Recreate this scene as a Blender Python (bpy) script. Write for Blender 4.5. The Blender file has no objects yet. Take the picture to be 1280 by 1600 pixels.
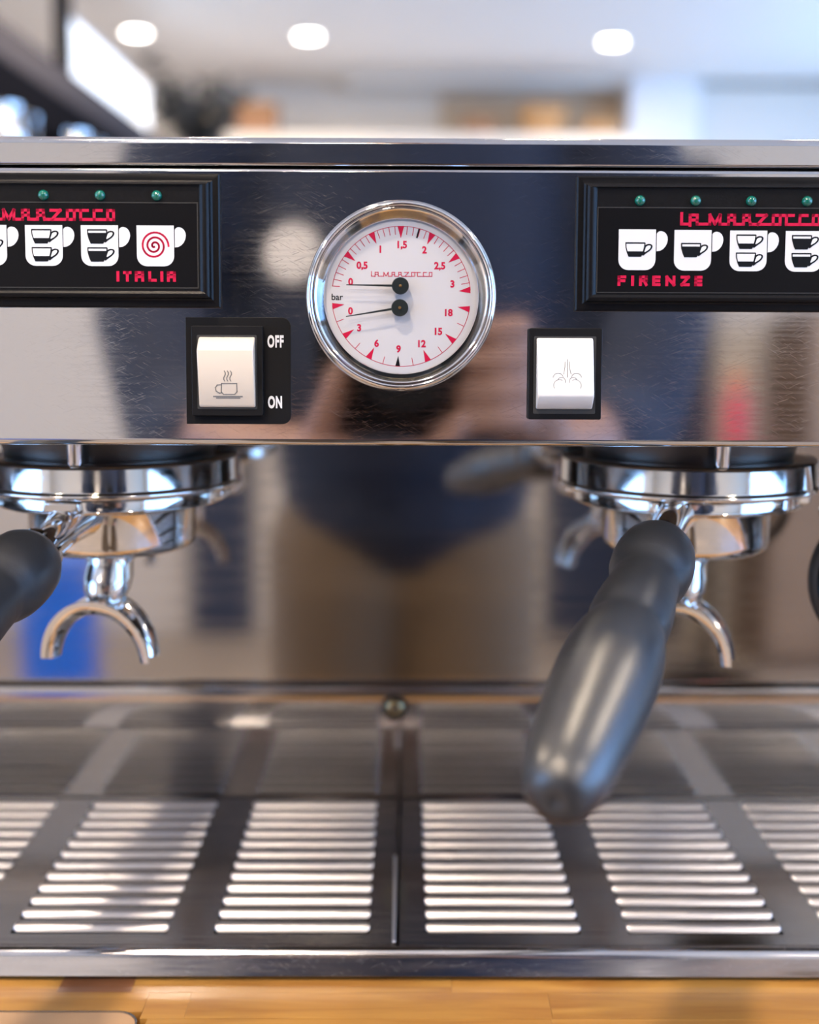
import bpy, bmesh, math, random
from mathutils import Vector, Matrix
R = math.radians
rnd = random.Random(7)
SC = bpy.context.scene
COL = SC.collection

# ------------------------------------------------------------------ camera
CAM = (0.0020, -0.400, -0.0082)
YAW, PITCH, ROLL = -0.00426, 0.12173, -0.00385
def make_camera():
    cd = bpy.data.cameras.new('camera')
    ob = bpy.data.objects.new('camera', cd); COL.objects.link(ob)
    f = Vector((-math.sin(YAW)*math.cos(PITCH), math.cos(YAW)*math.cos(PITCH), -math.sin(PITCH)))
    r = Vector((math.cos(YAW), math.sin(YAW), 0)); d = f.cross(r)
    r2 = r*math.cos(ROLL) + d*math.sin(ROLL); d2 = -r*math.sin(ROLL) + d*math.cos(ROLL)
    m = Matrix((r2, -d2, -f)).transposed().to_4x4(); m.translation = Vector(CAM)
    ob.matrix_world = m
    cd.sensor_fit = 'VERTICAL'; cd.sensor_height = 36; cd.sensor_width = 28.8
    cd.lens = 1867/1600*36
    cd.shift_y = -(800-732.45)/1600
    cd.clip_start = 0.005; cd.clip_end = 60
    cd.dof.use_dof = True; cd.dof.focus_distance = 0.397; cd.dof.aperture_fstop = 4.9
    cd.dof.aperture_blades = 0
    SC.camera = ob
make_camera()

# ------------------------------------------------------------------ world, exposure
SKY = 7.2
w = bpy.data.worlds.new('sky'); SC.world = w; w.use_nodes = True
nt = w.node_tree; nt.nodes.clear()
bg = nt.nodes.new('ShaderNodeBackground'); bg.inputs['Strength'].default_value = SKY
tc = nt.nodes.new('ShaderNodeTexCoord'); sx = nt.nodes.new('ShaderNodeSeparateXYZ'); cr = nt.nodes.new('ShaderNodeValToRGB')
cr.color_ramp.elements[0].position = 0.0; cr.color_ramp.elements[0].color = (0.30, 0.56, 1.0, 1)
cr.color_ramp.elements[1].position = 0.8; cr.color_ramp.elements[1].color = (0.10, 0.32, 1.0, 1)
wo = nt.nodes.new('ShaderNodeOutputWorld')
nt.links.new(tc.outputs['Generated'], sx.inputs[0]); nt.links.new(sx.outputs['Z'], cr.inputs[0])
nt.links.new(cr.outputs[0], bg.inputs['Color']); nt.links.new(bg.outputs[0], wo.inputs[0])
SC.view_settings.view_transform = 'Standard'
try: SC.view_settings.look = 'None'
except Exception: pass
SC.view_settings.gamma = 1.0; SC.view_settings.use_curve_mapping = False
SC.view_settings.exposure = 0.10
SC.cycles.use_denoising = True
SC.cycles.max_bounces = 10; SC.cycles.diffuse_bounces = 5; SC.cycles.glossy_bounces = 6; SC.cycles.transparent_max_bounces = 8
SC.cycles.caustics_reflective = False; SC.cycles.caustics_refractive = False
SC.cycles.sample_clamp_indirect = 6.0

X0, X1, Y0, Y1, Z0, Z1 = -3.2, 3.2, -3.6, 7.0, -1.15, 1.40
def area(name, loc, rot, sx_, sy_, power, color, portal=False, shape='RECTANGLE'):
    l = bpy.data.lights.new(name, 'AREA'); l.shape = shape; l.size = sx_
    if shape == 'RECTANGLE': l.size_y = sy_
    l.energy = power; l.color = color
    if portal: l.cycles.is_portal = True
    o = bpy.data.objects.new(name, l); o.location = loc; o.rotation_euler = rot; COL.objects.link(o); return o
# portals in the real window openings (they only help sample the sky)
area('window_portal', (X1-0.02, -1.05, 0.375), (0, R(90), 0), 1.75, 4.5, 0, (1,1,1), True)
area('window_portal', (X1-0.02, 4.3, 0.375), (0, R(90), 0), 1.75, 3.8, 0, (1,1,1), True)
area('window_portal', (X0+0.02, -1.6, 0.25), (0, R(-90), 0), 1.5, 2.2, 0, (1,1,1), True)
LAMPS = [(-0.42, -1.55), (-0.48, 5.725), (1.043, 5.815), (-1.319, 5.677), (1.40, -0.88), (-1.75, -0.88),
         (-0.48, 2.4), (1.05, 2.4), (-1.9, 2.4), (-0.18, -2.3), (1.4, -2.3), (-1.75, -2.3),
         (0.22, 0.75), (-1.5, 0.75), (1.8, 0.75), (-0.40, -0.62)]
LAMP_W = [17, 13, 13, 13, 18, 18, 34, 34, 34, 22, 22, 22, 12, 26, 26, 24]

# ------------------------------------------------------------------ materials
def mat(name, color=(.8,.8,.8), rough=.5, metal=0., spec=.5, emit=None, estr=0., coat=0., noise=None, bump=None, aniso=None):
    m = bpy.data.materials.new(name); m.use_nodes = True
    n = m.node_tree; b = n.nodes['Principled BSDF']
    b.inputs['Base Color'].default_value = (*color, 1); b.inputs['Roughness'].default_value = rough
    b.inputs['Metallic'].default_value = metal; b.inputs['Specular IOR Level'].default_value = spec
    if coat: b.inputs['Coat Weight'].default_value = coat; b.inputs['Coat Roughness'].default_value = .08
    if emit: b.inputs['Emission Color'].default_value = (*emit, 1); b.inputs['Emission Strength'].default_value = estr
    t = n.nodes.new('ShaderNodeTexCoord')
    if noise:   # (scale xyz, amount, detail): colour variation
        sc, amt = noise
        mp = n.nodes.new('ShaderNodeMapping'); mp.inputs['Scale'].default_value = sc
        nz = n.nodes.new('ShaderNodeTexNoise'); nz.inputs['Scale'].default_value = 1; nz.inputs['Detail'].default_value = 5
        mx = n.nodes.new('ShaderNodeMix'); mx.data_type = 'RGBA'
        mx.inputs[6].default_value = (*[c*(1-amt) for c in color], 1); mx.inputs[7].default_value = (*[min(1, c*(1+amt)) for c in color], 1)
        n.links.new(t.outputs['Object'], mp.inputs[0]); n.links.new(mp.outputs[0], nz.inputs['Vector'])
        n.links.new(nz.outputs['Fac'], mx.inputs[0]); n.links.new(mx.outputs[2], b.inputs['Base Color'])
    if bump:
        sc, st, dist = bump
        mp = n.nodes.new('ShaderNodeMapping'); mp.inputs['Scale'].default_value = sc
        nz = n.nodes.new('ShaderNodeTexNoise'); nz.inputs['Scale'].default_value = 1; nz.inputs['Detail'].default_value = 4
        bp = n.nodes.new('ShaderNodeBump'); bp.inputs['Strength'].default_value = st; bp.inputs['Distance'].default_value = dist
        n.links.new(t.outputs['Object'], mp.inputs[0]); n.links.new(mp.outputs[0], nz.inputs['Vector'])
        n.links.new(nz.outputs['Fac'], bp.inputs['Height']); n.links.new(bp.outputs[0], b.inputs['Normal'])
    return m

def steel(name, color, r0, r1, sc, bump=0., scratch=False):
    """brushed / worn stainless steel: streaky roughness, optional fine scratches"""
    m = mat(name, color, r0, 1.0); n = m.node_tree; b = n.nodes['Principled BSDF']
    t = n.nodes.new('ShaderNodeTexCoord')
    mp = n.nodes.new('ShaderNodeMapping'); mp.inputs['Scale'].default_value = sc
    nz = n.nodes.new('ShaderNodeTexNoise'); nz.inputs['Scale'].default_value = 1; nz.inputs['Detail'].default_value = 6
    mr = n.nodes.new('ShaderNodeMapRange'); mr.inputs['From Min'].default_value = .35; mr.inputs['From Max'].default_value = .65
    mr.inputs['To Min'].default_value = r0; mr.inputs['To Max'].default_value = r1
    n.links.new(t.outputs['Object'], mp.inputs[0]); n.links.new(mp.outputs[0], nz.inputs['Vector'])
    n.links.new(nz.outputs['Fac'], mr.inputs['Value'])
    out = mr.outputs[0]
    if scratch:
        # sparse fine scratches in two crossing directions, each broken up by a coarse mask
        acc = None
        for rot, s in ((0.35, (160, 1, 9000)), (-0.5, (220, 1, 11000))):
            m2 = n.nodes.new('ShaderNodeMapping'); m2.inputs['Rotation'].default_value = (0, rot, 0)
            m3 = n.nodes.new('ShaderNodeMapping'); m3.inputs['Scale'].default_value = s
            z2 = n.nodes.new('ShaderNodeTexNoise'); z2.inputs['Scale'].default_value = 1; z2.inputs['Detail'].default_value = 1
            rp = n.nodes.new('ShaderNodeMapRange'); rp.inputs['From Min'].default_value = .71; rp.inputs['From Max'].default_value = .76
            n.links.new(t.outputs['Object'], m2.inputs[0]); n.links.new(m2.outputs[0], m3.inputs[0]); n.links.new(m3.outputs[0], z2.inputs['Vector'])
            n.links.new(z2.outputs['Fac'], rp.inputs['Value'])
            if acc is None: acc = rp.outputs[0]
            else:
                a = n.nodes.new('ShaderNodeMath'); a.operation = 'MAXIMUM'
                n.links.new(acc, a.inputs[0]); n.links.new(rp.outputs[0], a.inputs[1]); acc = a.outputs[0]
        a = n.nodes.new('ShaderNodeMath'); a.operation = 'MULTIPLY_ADD'; a.inputs[1].default_value = .12
        n.links.new(acc, a.inputs[0]); n.links.new(out, a.inputs[2]); out = a.outputs[0]
        bp = n.nodes.new('ShaderNodeBump'); bp.inputs['Strength'].default_value = .06; bp.inputs['Distance'].default_value = .00002
        n.links.new(acc, bp.inputs['Height']); n.links.new(bp.outputs[0], b.inputs['Normal'])
    n.links.new(out, b.inputs['Roughness'])
    return m

M = {}
M['panel'] = steel('panel_steel', (.62,.63,.65), .045, .085, (30, 8, 900), scratch=True)
M['mirror'] = steel('back_panel_steel', (.62,.60,.57), .05, .08, (12, 8, 500))
M['brushed'] = steel('brushed_steel', (.60,.58,.56), .07, .13, (8, 8, 900))
M['grate'] = steel('grate_steel', (.50,.47,.45), .14, .24, (10, 500, 10))
M['slat'] = steel('louvre_steel', (.63,.62,.635), .38, .46, (10, 500, 10))
M['lip'] = steel('lip_steel', (.66,.66,.68), .10, .20, (25, 400, 400), scratch=True)
M['chrome'] = mat('chrome', (.82,.81,.80), .05, 1.0)
M['chrome_worn'] = steel('worn_chrome', (.78,.77,.75), .05, .13, (60,60,200))
M['cast'] = mat('dark_cast_metal', (.10,.09,.085), .38, 1.0)
M['dark'] = mat('dark_interior', (.02,.02,.02), .7)
M['black'] = mat('black_plastic', (.006,.006,.007), .30, spec=.16, noise=((900,900,900), .4), bump=((2500,2500,2500), .25, .0001))
M['blacks'] = mat('black_sticker', (.008,.008,.009), .45, spec=.12, bump=((3000,3000,3000), .2, .0001))
M['label'] = mat('label_film', (.005,.005,.006), .30, spec=.12)
M['white'] = mat('white_print', (.66,.68,.71), .5, spec=.2)
M['red'] = mat('red_print', (.52,.006,.05), .5, spec=.2)
M['ink'] = mat('black_print', (.006,.007,.010), .5, spec=.1)
M['grey_ink'] = mat('grey_print', (.16,.16,.16), .6)
M['ivory'] = mat('ivory_plastic', (.66,.585,.49), .32)
M['whitekey'] = mat('white_plastic', (.76,.75,.73), .30)
M['led'] = mat('green_lens', (.0,.12,.085), .08, coat=1.)
M['dial'] = mat('dial_white', (.56,.56,.59), .45, spec=.2)
M['needle'] = mat('needle_black', (.012,.018,.02), .3)
M['brass'] = mat('brass', (.75,.50,.22), .25, 1.0)
M['handle'] = mat('black_handle', (.012,.014,.018), .40, spec=1.0, noise=((180,180,180), .35), bump=((260,260,260), .25, .0004))
M['rubber'] = mat('rubber', (.015,.015,.015), .5)
M['ceil'] = mat('ceiling_paint', (.90,.87,.82), .9)
M['wallp'] = mat('wall_paint', (.80,.76,.70), .85)
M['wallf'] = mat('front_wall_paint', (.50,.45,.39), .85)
M['walln'] = mat('niche_paint', (.56,.45,.33), .85)
M['wallw'] = mat('white_paint', (.85,.85,.86), .8)
M['wallb'] = mat('pale_paint', (.76,.72,.66), .8)
M['floor'] = mat('floor_tiles', (.28,.23,.18), .45, noise=((1.5,1.5,1.5), .25))
M['navy'] = mat('navy_cloth', (.012,.02,.045), .85)
M['khaki'] = mat('khaki_cloth', (.16,.115,.075), .9)
M['skin'] = mat('skin', (.29,.16,.115), .5)
M['hair'] = mat('hair_brown', (.03,.018,.012), .6)
M['steelcup'] = mat('polished_steel', (.75,.75,.76), .12, 1.0)
M['blue'] = mat('blue_plastic', (.0,.12,.62), .35)
M['darkwood'] = mat('dark_wood', (.10,.055,.03), .5, noise=((2,2,30), .3))
M['tanwood'] = mat('tan_wood', (.27,.19,.13), .5, noise=((3,3,20), .2))
M['wicker'] = mat('wicker', (.36,.19,.10), .7, noise=((60,60,60), .5))
M['leaf'] = mat('dark_leaf', (.02,.022,.022), .6)
M['shelfm'] = mat('black_metal', (.008,.008,.010), .95, spec=.0)
M['greymetal'] = mat('grey_metal', (.07,.065,.07), .9, spec=.0)
M['lamp'] = mat('lamp_lens', (1,1,1), .5, emit=(1,.93,.84), estr=22)
M['board'] = mat('lit_panel', (1,1,1), .5, emit=(.85,.91,1.0), estr=1.5)
M['boarddim'] = mat('lit_panel_blue', (1,1,1), .5, emit=(.52,.68,1.0), estr=.85)
M['redp'] = mat('red_label', (.6,.02,.05), .4)
M['orange'] = mat('orange_plastic', (.8,.25,.03), .4)
def wood(name, c1, c2, sc=(14, 150, 60)):
    m = mat(name, c1, .32, coat=.25); n = m.node_tree; b = n.nodes['Principled BSDF']
    t = n.nodes.new('ShaderNodeTexCoord'); oi = n.nodes.new('ShaderNodeObjectInfo')
    ad = n.nodes.new('ShaderNodeVectorMath'); ad.operation = 'ADD'
    sc_ = n.nodes.new('ShaderNodeVectorMath'); sc_.operation = 'SCALE'; sc_.inputs['Scale'].default_value = 7.0
    cmb = n.nodes.new('ShaderNodeCombineXYZ')
    n.links.new(oi.outputs['Random'], cmb.inputs[0]); n.links.new(oi.outputs['Random'], cmb.inputs[1])
    n.links.new(cmb.outputs[0], sc_.inputs[0]); n.links.new(sc_.outputs[0], ad.inputs[1]); n.links.new(t.outputs['Object'], ad.inputs[0])
    mp = n.nodes.new('ShaderNodeMapping'); mp.inputs['Scale'].default_value = sc
    nz = n.nodes.new('ShaderNodeTexNoise'); nz.inputs['Scale'].default_value = 1; nz.inputs['Detail'].default_value = 8; nz.inputs['Distortion'].default_value = .6
    n.links.new(ad.outputs[0], mp.inputs[0]); n.links.new(mp.outputs[0], nz.inputs['Vector'])
    rp = n.nodes.new('ShaderNodeValToRGB'); rp.color_ramp.elements[0].position = .3; rp.color_ramp.elements[1].position = .7
    rp.color_ramp.elements[0].color = (*c2, 1); rp.color_ramp.elements[1].color = (*c1, 1)
    hs = n.nodes.new('ShaderNodeHueSaturation'); mr = n.nodes.new('ShaderNodeMapRange')
    mr.inputs['To Min'].default_value = .92; mr.inputs['To Max'].default_value = 1.08
    n.links.new(oi.outputs['Random'], mr.inputs['Value']); n.links.new(mr.outputs[0], hs.inputs['Value'])
    n.links.new(nz.outputs['Fac'], rp.inputs[0]); n.links.new(rp.outputs[0], hs.inputs['Color']); n.links.new(hs.outputs[0], b.inputs['Base Color'])
    return m
M['wood'] = wood('oiled_wood', (.50,.265,.065), (.33,.145,.033))
M['wooddark'] = wood('oiled_wood_dark', (.25,.11,.05), (.18,.07,.03))
# gauge glass: clear sheet with a fresnel sheen, lets light through
gm = bpy.data.materials.new('gauge_glass'); gm.use_nodes = True; n = gm.node_tree; n.nodes.clear()
o_ = n.nodes.new('ShaderNodeOutputMaterial'); mxs = n.nodes.new('ShaderNodeMixShader'); tr = n.nodes.new('ShaderNodeBsdfTransparent')
gl = n.nodes.new('ShaderNodeBsdfGlossy'); gl.inputs['Roughness'].default_value = .02; lw = n.nodes.new('ShaderNodeLayerWeight'); fp = n.nodes.new('ShaderNodeMath'); fp.operation = 'POWER'; fp.inputs[1].default_value = 4
fr = n.nodes.new('ShaderNodeMath'); fr.operation = 'MULTIPLY_ADD'; fr.inputs[1].default_value = .7; fr.inputs[2].default_value = .02
n.links.new(lw.outputs['Facing'], fp.inputs[0]); n.links.new(fp.outputs[0], fr.inputs[0])
n.links.new(fr.outputs[0], mxs.inputs[0]); n.links.new(tr.outputs[0], mxs.inputs[1]); n.links.new(gl.outputs[0], mxs.inputs[2]); n.links.new(mxs.outputs[0], o_.inputs[0])
M['glass'] = gm

# ------------------------------------------------------------------ mesh helpers
class MB:
    def __init__(s): s.v = []; s.f = []; s.mi = []; s.mats = []
    def m(s, mt):
        if mt not in s.mats: s.mats.append(mt)
        return s.mats.index(mt)
    def add(s, vs, fs, mt=0):
        b = len(s.v); s.v += [tuple(p) for p in vs]; s.f += [[b+i for i in f] for f in fs]; s.mi += [mt]*len(fs)
    def prism(s, poly, fn, a, b, mt=0):
        """poly: list of (u,v); fn(u,v,w)->xyz; extruded from w=a to w=b"""
        n_ = len(poly)
        vs = [fn(u, v, a) for u, v in poly] + [fn(u, v, b) for u, v in poly]
        fs = [list(range(n_))[::-1], list(range(n_, 2*n_))] + [[i, (i+1) % n_, n_+(i+1) % n_, n_+i] for i in range(n_)]
        s.add(vs, fs, mt)
    def box(s, x0, x1, y0, y1, z0, z1, fn=None, mt=0):
        fn = fn or (lambda x, y, z: (x, y, z))
        vs = [fn(x, y, z) for z in (z0, z1) for y in (y0, y1) for x in (x0, x1)]
        s.add(vs, [[0,2,3,1],[4,5,7,6],[0,1,5,4],[2,6,7,3],[0,4,6,2],[1,3,7,5]], mt)
    def lathe(s, prof, fn, seg=48, mt=0, caps=True):
        """prof: (r, h); fn(x, y, h)->xyz"""
        b = len(s.v)
        for r, h in prof:
            for k in range(seg):
                a = 2*math.pi*k/seg; s.v.append(tuple(fn(r*math.cos(a), r*math.sin(a), h)))
        for i in range(len(prof)-1):
            for k in range(seg):
                k2 = (k+1) % seg
                s.f.append([b+i*seg+k, b+i*seg+k2, b+(i+1)*seg+k2, b+(i+1)*seg+k]); s.mi.append(mt)
        if caps:
            for i in (0, len(prof)-1):
                if prof[i][0] > 1e-6: s.f.append([b+i*seg+k for k in range(seg)]); s.mi.append(mt)
    def tube(s, path, rad, seg=16, mt=0, flat=1.0, up=Vector((0,0,1))):
        """swept tube along path (Vectors); rad float or list"""
        P = [Vector(p) for p in path]; b = len(s.v); n_ = len(P)
        rad = rad if isinstance(rad, (list, tuple)) else [rad]*n_
        for i, p in enumerate(P):
            t = (P[min(i+1, n_-1)] - P[max(i-1, 0)]).normalized()
            a = t.cross(up)
            if a.length < 1e-3: a = t.cross(Vector((1,0,0)))
            a.normalize(); c = a.cross(t).normalized()
            for k in range(seg):
                q = 2*math.pi*k/seg; s.v.append(tuple(p + a*rad[i]*math.cos(q) + c*rad[i]*flat*math.sin(q)))
        for i in range(n_-1):
            for k in range(seg):
                k2 = (k+1) % seg; s.f.append([b+i*seg+k, b+i*seg+k2, b+(i+1)*seg+k2, b+(i+1)*seg+k]); s.mi.append(mt)
        s.f.append([b+k for k in range(seg)]); s.mi.append(mt)
        s.f.append([b+(n_-1)*seg+k for k in range(seg)]); s.mi.append(mt)
    def ball(s, c, r, seg=16, ring=10, sc=(1,1,1), mt=0):
        prof = [(math.sin(math.pi*i/ring), -math.cos(math.pi*i/ring)) for i in range(ring+1)]
        prof[0] = (1e-4, -1); prof[-1] = (1e-4, 1)
        s.lathe([(p*r, h*r) for p, h in prof], lambda x, y, h: (c[0]+x*sc[0], c[1]+y*sc[1], c[2]+h*sc[2]), seg, mt)
    def capsule(s, a, b_, ra, rb, seg=16):
        a = Vector(a); b_ = Vector(b_); t = (b_-a); L = t.length; t.normalize()
        u = t.orthogonal().normalized(); v = t.cross(u)
        prof = [(1e-4, -ra)] + [(ra*math.cos(q), ra*math.sin(q)) for q in (R(-60), R(-30), 0)] + \
               [(rb*math.cos(q), L+rb*math.sin(q)) for q in (0, R(30), R(60))] + [(1e-4, L+rb)]
        s.lathe(prof, lambda x, y, h: tuple(a+u*x+v*y+t*h), seg)
    def stroke(s, pts, t, fn, a, b_, mt=0, closed=False):
        """flat stroke of width t along 2D polyline; square caps, overlapping joints"""
        pts = list(pts)
        if closed: pts.append(pts[0])
        for (x0, y0), (x1, y1) in zip(pts[:-1], pts[1:]):
            dx, dy = x1-x0, y1-y0; L = math.hypot(dx, dy) or 1e-9; dx, dy = dx/L*t/2, dy/L*t/2
            s.prism([(x0-dx+dy, y0-dy-dx), (x1+dx+dy, y1+dy-dx), (x1+dx-dy, y1+dy+dx), (x0-dx-dy, y0-dy+dx)], fn, a, b_, mt)
    def build(s, name, mats=None, parent=None, smooth=35, bevel=0., origin=None):
        me = bpy.data.meshes.new(name)
        org = Vector(origin) if origin is not None else (Vector(parent['_o']) if parent is not None and '_o' in parent else Vector((0,0,0)))
        me.from_pydata([tuple(Vector(p)-org) for p in s.v], [], s.f); me.update()
        ml = mats if isinstance(mats, (list, tuple)) else [mats]
        for m_ in ml: me.materials.append(m_)
        for p, i in zip(me.polygons, s.mi): p.material_index = min(i, len(ml)-1)
        bm = bmesh.new(); bm.from_mesh(me); bmesh.ops.recalc_face_normals(bm, faces=bm.faces); bm.to_mesh(me); bm.free()
        if smooth:
            me.polygons.foreach_set('use_smooth', [True]*len(me.polygons)); me.set_sharp_from_angle(angle=R(smooth))
        ob = bpy.data.objects.new(name, me); COL.objects.link(ob)
        if parent is not None:
            ob.parent = parent
            po = Vector(parent['_o']) if '_o' in parent else Vector((0,0,0))
            ob.location = org-po
            ob['_o'] = tuple(org)
        else:
            ob.location = org; ob['_o'] = tuple(org)
        if bevel:
            bv = ob.modifiers.new('bevel', 'BEVEL'); bv.width = bevel; bv.segments = 3; bv.limit_method = 'ANGLE'; bv.angle_limit = R(40)
        return ob
def tag(o, label=None, cat=None, group=None, kind=None):
    if label: o['label'] = label
    if cat: o['category'] = cat
    if group: o['group'] = group
    if kind: o['kind'] = kind
    return o
def empty(name, loc, label=None, cat=None, group=None):
    o = bpy.data.objects.new(name, None); o.location = loc; o.empty_display_size = .02; COL.objects.link(o); o['_o'] = tuple(loc)
    return tag(o, label, cat, group)
def struct(o): o['kind'] = 'structure'; return o
def rrect(x0, x1, y0, y1, r, seg=6, corners=(1,1,1,1)):
    """rounded rect; corners: tr, tl, bl, br"""
    P = []
    for k, (cx, cy, a0) in enumerate(((x1, y1, 0), (x0, y1, 90), (x0, y0, 180), (x1, y0, 270))):
        if not corners[k]: P.append((cx, cy)); continue
        ox = cx - r if k in (0, 3) else cx + r; oy = cy - r if k in (0, 1) else cy + r
        for i in range(seg+1):
            a = R(a0+90*i/seg); P.append((ox+r*math.cos(a), oy+r*math.sin(a)))
    return P
TILT = 0.035
ST, CT = math.sin(TILT), math.cos(TILT)
def W(x, s, o):
    """front-panel frame: x, s along the panel, o out of it (mm) -> world (m)"""
    x, s, o = x/1000, s/1000, o/1000
    return (x, s*ST - o*CT, s*CT + o*ST)
def extrude_x(prof, x0, x1, fn, mb, closed=True, mt=0, nx=1):
    n_ = len(prof); vs = []
    for x in (x0, x1): vs += [fn(x, a, b) for a, b in prof]
    fs = [[i, (i+1) % n_, n_+(i+1) % n_, n_+i] for i in range(n_ if closed else n_-1)]
    if closed: fs += [list(range(n_)), list(range(n_, 2*n_))[::-1]]
    mb.add(vs, fs, mt)
def text_mb(mb, body, cx, cy, size, fn, o0, th=.05, bold=0., sx=1., mt=0, align='CENTER', space=1.):
    cu = bpy.data.curves.new('t', 'FONT'); cu.body = body; cu.size = size; cu.offset = bold; cu.resolution_u = 4
    cu.space_character = space; cu.align_x = align; cu.align_y = 'CENTER'
    ob = bpy.data.objects.new('t', cu); COL.objects.link(ob)
    dg = bpy.context.evaluated_depsgraph_get(); dg.update()
    me = bpy.data.meshes.new_from_object(ob.evaluated_get(dg))
    xs = [v.co.x for v in me.vertices]; ys = [v.co.y for v in me.vertices]
    mx, my = (min(xs)+max(xs))/2, (min(ys)+max(ys))/2
    vs = [fn(cx+(v.co.x-mx)*sx, cy+(v.co.y-my), o0+th) for v in me.vertices]
    mb.add(vs, [list(p.vertices) for p in me.polygons], mt)
    bpy.data.objects.remove(ob); bpy.data.curves.remove(cu); bpy.data.meshes.remove(me)

# ================================================================== ROOM
def wall_with_holes(name, axis, pos, a0, a1, holes, m_, th=.12, sgn=1):
    """wall in plane axis=pos spanning a0..a1 and Z0..Z1 with rectangular holes (h0,h1,z0,z1)"""
    mb = MB(); cuts = sorted(holes); cur = a0
    def bx(p, q, z0, z1):
        if q-p < 1e-4 or z1-z0 < 1e-4: return
        if axis == 'x': mb.box(min(pos, pos+sgn*th), max(pos, pos+sgn*th), p, q, z0, z1)
        else: mb.box(p, q, min(pos, pos+sgn*th), max(pos, pos+sgn*th), z0, z1)
    for h0, h1, z0, z1 in cuts:
        bx(cur, h0, Z0, Z1); bx(h0, h1, Z0, z0); bx(h0, h1, z1, Z1); cur = h1
    bx(cur, a1, Z0, Z1)
    return struct(mb.build(name, m_, smooth=0))
mb = MB(); mb.box(X0-.12, X1+.12, Y0-.12, Y1+.12, Z1, Z1+.1); struct(mb.build('ceiling', M['ceil'], smooth=0))
mb = MB(); mb.box(X0-.12, X1+.12, Y0-.12, Y1+.12, Z0-.06, Z0-.004)
floor = struct(mb.build('floor', M['floor'], smooth=0))
wall_with_holes('wall_right', 'x', X1, Y0, Y1, [(-3.3, 1.2, -.5, 1.25), (2.4, 6.2, -.5, 1.25)], M['wallb'])
wall_with_holes('wall_left', 'x', X0, Y0, Y1, [(-2.7, -.5, -.5, 1.0)], M['wallp'], sgn=-1)
wall_with_holes('wall_back', 'y', Y1, X0, X1, [], M['wallp'])
wall_with_holes('wall_front', 'y', Y0, X0, X1, [], M['wallf'], sgn=-1)
def window(name, x, y0, y1, z0, z1, nx):
    mb = MB(); t = .035
    ys = [y0+(y1-y0)*i/nx for i in range(nx+1)]
    mb.box(x-.03, x+.03, y0, y1, z0, z0+t); mb.box(x-.03, x+.03, y0, y1, z1-t, z1)
    for yy in ys: mb.box(x-.03, x+.03, max(y0, yy-t/2), min(y1, yy+t/2), z0+t, z1-t)
    f = struct(mb.build(name, M['wallw'], smooth=0))
    for a, b_ in zip(ys[:-1], ys[1:]):
        g = MB(); g.box(x-.004, x+.004, a+t/2, b_-t/2, z0+t, z1-t); g.build('pane', M['glass'], f, smooth=0)
window('window_1', X1+.06, -3.3, 1.2, -.5, 1.25, 4)
window('window_2', X1+.06, 2.4, 6.2, -.5, 1.25, 3)
window('window_3', X0-.06, -2.7, -.5, -.5, 1.0, 2)
# painted niche, column and pale partition at the far end of the room
mb = MB(); mb.box(.22, 1.30, Y1-.03, Y1-.001, Z0, 1.34); struct(mb.build('trim_1', M['walln'], smooth=0))
mb = MB(); mb.box(1.30, 1.70, 6.70, Y1-.001, Z0, Z1-.001); struct(mb.build('wall_column', M['wallw'], smooth=0))
mb = MB(); mb.box(-.35, 1.30, 6.75, Y1-.001, 1.36, Z1-.001); struct(mb.build('trim_2', M['wallp'], smooth=0))
mb = MB(); mb.box(1.701, X1, 6.80, Y1-.001, Z0, 1.37); struct(mb.build('trim_3', M['wallb'], smooth=0))
# floor tiles near the camera are never in view; a few big ones show in the mirror panel
for i in range(8):
    for j in range(7):
        mb = MB(); x = -1.6+i*.4; y = -3.3+j*.4
        mb.box(x+.003, x+.397, y+.003, y+.397, Z0-.004, Z0); mb.build('tile', M['floor'], floor, smooth=0)
# ceiling lamps
for i, (x, y) in enumerate(LAMPS):
    if i in (1, 2, 3):
        lb = {1: 'round downlight in the ceiling left of centre above the gauge', 2: 'round downlight in the ceiling on the right above the column',
              3: 'small round downlight at the far left beside the white lit panel'}[i]
    else: lb = 'recessed ceiling downlight out of frame, ' + {0: 'behind the mirrored person on the left', 4: 'beside the person on the window side', 5: 'beside the person on the left wall side', 6: 'mid-room above the gauge line', 7: 'mid-room on the window side', 8: 'mid-room near the left wall', 9: 'by the front wall in its middle', 10: 'by the front wall on the window side', 11: 'by the front wall on the left', 12: 'straight over the espresso machine', 13: 'beyond the machine on the left', 14: 'beyond the machine on the window side', 15: 'just in front of and above the gauge'}[i]
    t = empty('ceiling_lamp', (x, y, Z1), lb, 'ceiling lamp', 'recessed ceiling downlights')
    mb = MB(); mb.lathe([(.066,0), (.066,-.006), (.060,-.009), (.056,-.006), (.056,0)], lambda a, b_, h: (x+a, y+b_, Z1+h), 32); mb.build('trim_ring', M['wallw'], t)
    mb = MB(); mb.lathe([(.056,-.0015), (.056,-.005)], lambda a, b_, h: (x+a, y+b_, Z1+h), 32); mb.build('lamp_lens', M['lamp'], t)
    area('lamp_light', (x, y, Z1-.02), (0,0,0), .11, .11, LAMP_W[i], (1,.80,.60), shape='DISK')

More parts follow.
